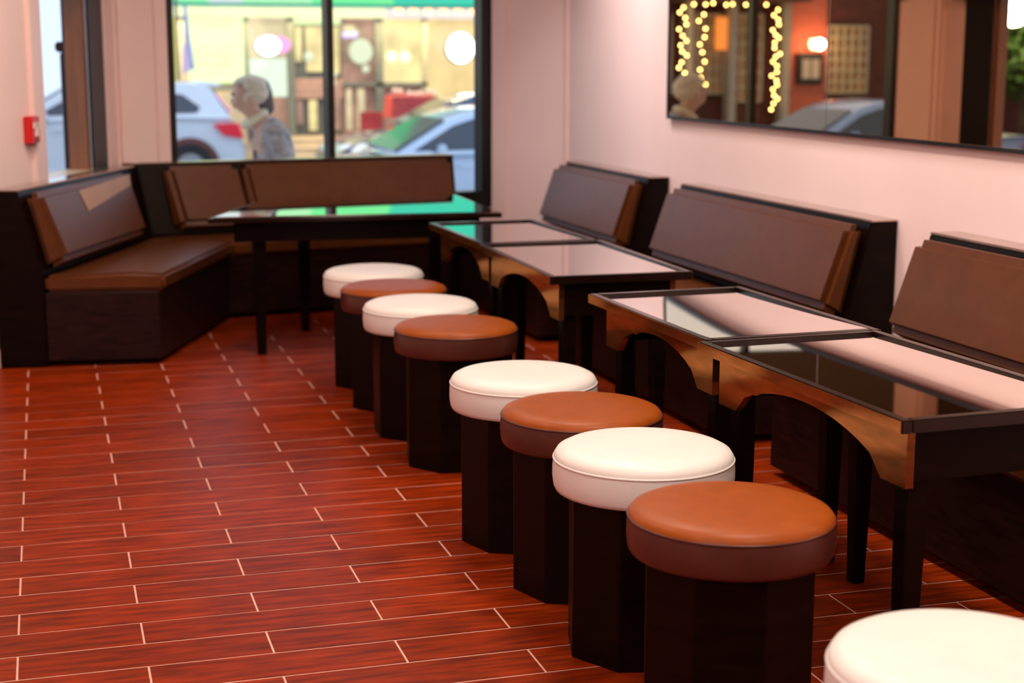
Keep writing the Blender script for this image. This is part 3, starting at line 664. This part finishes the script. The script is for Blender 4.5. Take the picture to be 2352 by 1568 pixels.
def person(label, x, y, z, coat, hair, lean=.14, rz=0, bob=False, scarf=True):
    root = empty('person', label, 'person', (x, y, z), rz); root.scale = (.955,)*3
    # faces -x.  pelvis, spine, neck, head; one continuous body
    l = lean
    V = [(.04, 0, .92), (.03, 0, 1.08), (0, 0, 1.24), (-.02-l*.2, 0, 1.36), (-.05-l*.5, 0, 1.44), (-.07-l*.8, 0, 1.49), (-.09-l, 0, 1.535), (-.072-l, 0, 1.625), (-.065-l, 0, 1.68),
         (-.195-l, 0, 1.57)]
    Rr = [.13, .12, .135, .11, .058, .062, .092, .122, .09, .018]
    E = [(0, 1), (1, 2), (2, 3), (3, 4), (4, 5), (5, 6), (6, 7), (7, 8), (6, 9)]
    def chain(a, pts):
        for p_, r_ in pts:
            V.append(p_); Rr.append(r_); E.append((a, len(V)-1)); a = len(V)-1
        return a
    for s in (-1, 1):
        hand = chain(3, [((-.02, s*.17, 1.36), .062), ((.05-.03*s, s*.225, 1.10), .046), ((-.12-.05*s, s*.20, .90), .034), ((-.16-.05*s, s*.195, .85), .030)])
        hx_, hy_, hz_ = V[hand]
        for k, ln in enumerate((.068, .078, .074, .058)):
            oy = (-.024+.016*k)*s
            chain(hand, [((hx_-.035, hy_+oy, hz_-.035), .0085), ((hx_-.04-ln*.35, hy_+oy*1.2, hz_-.035-ln*.5), .0075), ((hx_-.03-ln*.25, hy_+oy*1.2, hz_-.04-ln*.95), .006)])
        chain(hand, [((hx_-.03, hy_-s*.03, hz_-.005), .010), ((hx_-.06, hy_-s*.035, hz_-.035), .0075)])
        chain(0, [((.03, s*.10, .86), .095), ((-.08*s, s*.10, .48), .062), ((-.10*s+.05, s*.10, .10), .042), ((-.10*s-.06, s*.10, .045), .036)])
    skin_mesh('body', V, E, Rr, M['skin'], root)
    for s in (-1, 1):
        MB().ball((-.172-l, s*.040, 1.61), .012, 2).build('eye', M['eye'], root, smooth=True)
        MB().ball((-.065-l, s*.108, 1.585), .034, 2, (.7, .35, 1.1)).build('ear', M['skin'], root, smooth=True)
    MB().ball((-.165-l, 0, 1.515), .022, 2, (.6, 1.3, .3)).build('mouth', pbr('lips', (.45, .16, .13), .5, var=.02), root, smooth=True)
    # hair: a cap of short locks
    m = MB(); m.ball((-.05-l, 0, 1.635), .132, 3, (1.02, .93, .88))
    rnd = random.Random(3)
    for v in m.bm.verts:
        if v.co.x < -.12-l and v.co.z < 1.665: v.co.x += .10; v.co.z += .03
        v.co += Vector((rnd.uniform(-.006, .006), rnd.uniform(-.006, .006), rnd.uniform(-.005, .005)))
    if bob:
        for v in m.bm.verts:
            if v.co.z < 1.60 and v.co.x > -.10-l: v.co.z -= .10; v.co.x += .02
    m.build('hair', hair, root, smooth=True)
    # coat over torso and arms
    CV = [(.04, 0, .80), (.045, 0, .95), (.035, 0, 1.10), (.02, 0, 1.25), (-.01, 0, 1.35), (-.04-l*.3, 0, 1.41)]; CR = [(.19, .17), (.175, .155), (.17, .15), (.18, .155), (.15, .125), (.075, .075)]; CE = [(i, i+1) for i in range(5)]
    for s in (-1, 1):
        a = 4
        for p_, r_ in (((-.01, s*.165, 1.35), .083), ((.05-.03*s, s*.225, 1.10), .066), ((-.10-.05*s, s*.20, .92), .052)):
            CV.append(p_); CR.append(r_); CE.append((a, len(CV)-1)); a = len(CV)-1
    skin_mesh('coat', CV, CE, CR, coat, root)
    if scarf: MB().torus((0, 0, 0), .082, .032, 24, 10).build('scarf', M['cream'], root, smooth=True, loc=(-.06-l*.6, 0, 1.43)).rotation_euler = (0, -.55, 0)
    for s in (-1, 1):
        skin_mesh('trouser_leg', [(.035, s*.07, .90), (.03, s*.10, .82), (-.08*s, s*.10, .48), (-.10*s+.05, s*.10, .09)], [(0, 1), (1, 2), (2, 3)], [.115, .112, .078, .062], M['trouser'], root)
        MB().ball((-.10*s-.03, s*.10, .045), .05, 2, (2.5, .95, .9)).build('shoe', M['shoe'], root, smooth=True)
    return root
pp = at(622, 250, 11.05)
person('stooping person with grey blond hair in a grey tweed coat outside the window', pp.x, 11.05, ZS-.0, M['tweed'], M['hair_blond'], .10)
pp = at(618, 250, 11.75)
person('person with dark brown hair walking just behind the grey coated person', pp.x-.03, 11.75, ZS-.02, M['plum'], M['hair_dark'], .03, 0, True, False)

# ------------------------------------------------------------------ across the street to the left, seen in the mirror
YM = 27.0
M['darkred'] = pbr('dark_red_facade', (.085, .018, .010), .7, var=.3); M['salmon'] = pbr('salmon_wall', (.42, .10, .06), .7, var=.1); M['greypost'] = pbr('grey_post', (.33, .30, .27), .6, var=.1)
G['dimwin'] = glow('dim_window', (.36, .17, .07), .6, .35, 3); G['lantern'] = glow('lantern_orange', (1, .38, .08), 1.5); G['bulb'] = glow('fairy_bulb', (1, .80, .36), 24, sample=False); G['sconce'] = glow('sconce_white', (1, .85, .6), 14)
G['paper'] = glow('lit_menu', (.8, .68, .55), .7)
rs = empty('restaurant', 'dark red restaurant front with lattice windows and string lights seen in the mirror', 'restaurant', (-7, YM, ZS-.05)); R = rs.location
flat('facade_wall', M['darkred'], rs, R, -14.5, -4.2, ZS-.06, 3.7, YM+.4, YM+1.4)
flat('salmon_wall', M['salmon'], rs, R, -8.40, -7.56, ZS-.05, 3.2, YM+.28, YM+.4)
def lattice(x0, x1, z0, z1, nx, nz):
    f = flat('lattice_window', G['dimwin'], rs, R, x0, x1, z0, z1, YM+.34, YM+.4)
    for i in range(nx+1):
        x = x0+(x1-x0)*i/nx; wb('glazing_bar', M['greypost'] if i in (0, nx) else M['pillar'], f, MB().box(x-.022, x+.022, YM+.28, YM+.345, z0, z1), R)
    for k in range(nz+1):
        z = z0+(z1-z0)*k/nz; wb('glazing_bar', M['pillar'], f, MB().box(x0, x1, YM+.285, YM+.34, z-.02, z+.02), R)
lattice(-6.25, -5.70, .75, 2.2, 4, 6); lattice(-7.05, -6.48, .6, 2.2, 4, 6); lattice(-9.3, -8.45, .75, 2.0, 5, 6); lattice(-5.2, -4.5, .75, 2.2, 4, 6)
for x in (-5.46, -6.34, -7.44): flat('post', M['greypost'], rs, R, x-.07, x+.07, ZS-.05, 2.5, YM+.02, YM+.28)
flat('canopy', M['darkred'], rs, R, -7.6, -4.2, 2.42, 2.7, YM-.6, YM+.4)
ln = flat('window_lantern', G['lantern'], rs, R, -6.24, -6.06, 1.55, 2.15, YM+.1, YM+.26)
flat('menu_board', M['black'], rs, R, -8.30, -7.78, .92, 1.50, YM+.2, YM+.28)
flat('menu_sheet', G['paper'], rs, R, -8.22, -8.06, 1.02, 1.38, YM+.18, YM+.2); flat('menu_sheet', G['paper'], rs, R, -8.02, -7.86, 1.02, 1.38, YM+.18, YM+.2)
sc = empty('wall_sconce', 'glowing white wall sconce above the menu board on the salmon wall', 'lamp', (-8.08, YM+.28, 1.66))
MB().lathe([(0, -.1), (.07, -.09), (.11, .0), (.09, .09), (0, .1)], 20).build('shade', G['sconce'], sc, smooth=True, loc=(0, -.14, 0)); MB().box(-.03, .03, -.1, 0, -.03, .03).build('bracket', M['black'], sc)
pl = bpy.data.lights.new('sconce_lamp', 'POINT'); pl.energy = 40; pl.color = (1, .7, .45); pl.shadow_soft_size = .1; po = bpy.data.objects.new('sconce_lamp', pl); COL.objects.link(po); po.location = (-8.08, YM-.05, 1.66)
bulb_me = None
def string(label, pts, x0, z0):
    global bulb_me
    r = empty('string_lights', label, 'lights', (x0, YM-.05, z0), 0, 'strings of fairy lights')
    m = MB()
    for a, b in zip(pts, pts[1:]):
        a, b = Vector((a[0]-x0, -.01, a[1]-z0)), Vector((b[0]-x0, -.01, b[1]-z0)); d = (b-a).normalized().orthogonal()*.006
        e = (b-a).normalized().cross(d); m.loft([[a+d, a+e, a-d, a-e], [b+d, b+e, b-d, b-e]])
    m.build('wire', M['black'], r)
    for x, z in pts:
        if bulb_me is None:
            o = MB().ball((0, 0, 0), .022, 2).build('bulb', G['bulb'], r, smooth=True); bulb_me = o.data
        else:
            o = bpy.data.objects.new('bulb', bulb_me); COL.objects.link(o); o.parent = r
        o.location = (x-x0, -.04, z-z0)
rb_ = random.Random(5)
def wrap(xc, za, zb_, n): return [(xc+.07*math.sin(i*1.9)+rb_.uniform(-.02, .02), za+(zb_-za)*i/(n-1)+rb_.uniform(-.02, .02)) for i in range(n)]
string('string lights wound round the post at the left edge of the mirror', wrap(-5.27, 2.30, 1.05, 14), -5.27, 1.7)
string('string lights wound round the second post in the mirror', wrap(-5.66, 2.20, .92, 10), -5.66, 1.6)
string('string lights wound round the post right of the mirrored mullion', wrap(-7.15, 2.28, .46, 22), -7.15, 1.4)
string('string lights strung along the canopy edge between the mirrored posts', [(-5.45-.21*i+rb_.uniform(-.05, .05), 2.38+rb_.uniform(-.015, .015)) for i in range(8)], -6.2, 2.3)
car('sedan_car', 'navy sedan with a pale roof seen only in the wall mirror', -1.75-4.6, 18.2, 1, pbl, 'sedan', ZR)
# trees and street lamp beyond the left window
M['leaf'] = pbr('tree_leaves', (.045, .11, .02), .7, var=.4, scale=6, obrand=.1); M['bark'] = pbr('tree_bark', (.05, .035, .025), .8, var=.3)
def tree(label, x, y, h, cr, seed):
    r = empty('tree', label, 'tree', (x, y, ZS-.05)); rr = random.Random(seed)
    MB().lathe([(.0, 0), (.11, 0), (.08, h*.3), (.05, h*.6), (0, h*.8)], 10).build('trunk', M['bark'], r, smooth=True)
    m = MB()
    for i in range(2600):
        a, b, c = rr.gauss(0, 1), rr.gauss(0, 1), rr.gauss(0, 1); n = math.sqrt(a*a+b*b+c*c); k = cr*rr.random()**.4/n
        p = Vector((a*k, b*k, h*.62+c*k*1.35)); u = Vector((rr.uniform(-1, 1), rr.uniform(-1, 1), rr.uniform(-.6, .6))).normalized()*.11; v = u.orthogonal().normalized()*.05
        m.bm.faces.new([m.bm.verts.new(q) for q in (p-u, p+v, p+u, p-v)])
    f = m.build('foliage', M['leaf'], r); f['kind'] = 'stuff'
tree('leafy tree lit by the street lamp, seen at the mirror edge', -11.2, 24.9, 3.6, .9, 1); tree('dark leafy tree at the far side of the street lamp', -13.6, 25.6, 4.2, 1.2, 2); tree('dark tree left of the street lamp in the mirror', -12.4, 22.6, 3.2, .7, 3)
sl = empty('street_lamp', 'street lamp glowing white among the trees, seen in the mirror', 'lamp', (-9.98, 24.0, ZS-.05))
MB().lathe([(0, 0), (.09, 0), (.05, .3), (.035, 2.6), (0, 2.6)], 12).build('pole', M['black'], sl, smooth=True)
MB().ball((0, 0, 2.72), .19, 3, (1.2, 1, .8)).build('globe', glow('street_lamp_globe', (.9, 1, .95), 9), sl, smooth=True)
pl = bpy.data.lights.new('street_lamp_light', 'POINT'); pl.energy = 260; pl.color = (.85, 1, .8); pl.shadow_soft_size = .25; po = bpy.data.objects.new('street_lamp_light', pl); COL.objects.link(po); po.location = (-9.98, 23.6, 2.2)
tag(outside(-40, -14.5, 27.5, 28.5, ZR, 4.2).build('garden_wall', M['darkred']), 'dark brick wall behind the trees seen in the mirror', 'wall')
# dark pay post just outside the left window
ks = empty('pay_post', 'dark metal pay post standing outside the left window', 'post', (.262, 9.62, ZS))
MB().box(-.05, .05, -.06, .06, 0, 1.82).bevel(.008).build('column', M['black'], ks); MB().box(-.075, .075, -.08, .08, 1.82, 1.88).bevel(.01).build('cap', M['black'], ks)

# canopy over our own shop window
struct('exterior_canopy', M['blind'], MB().prism([(BA.x-1.6, BA.y-1.5), (BA.x-.1, BA.y+.25), (BB.x+.1, BB.y+.25), (BB.x+.6, BB.y+1.5), (BA.x-1.0, BA.y+1.6), (BA.x-2.6, BA.y-1.2)], 2.62, 2.72))
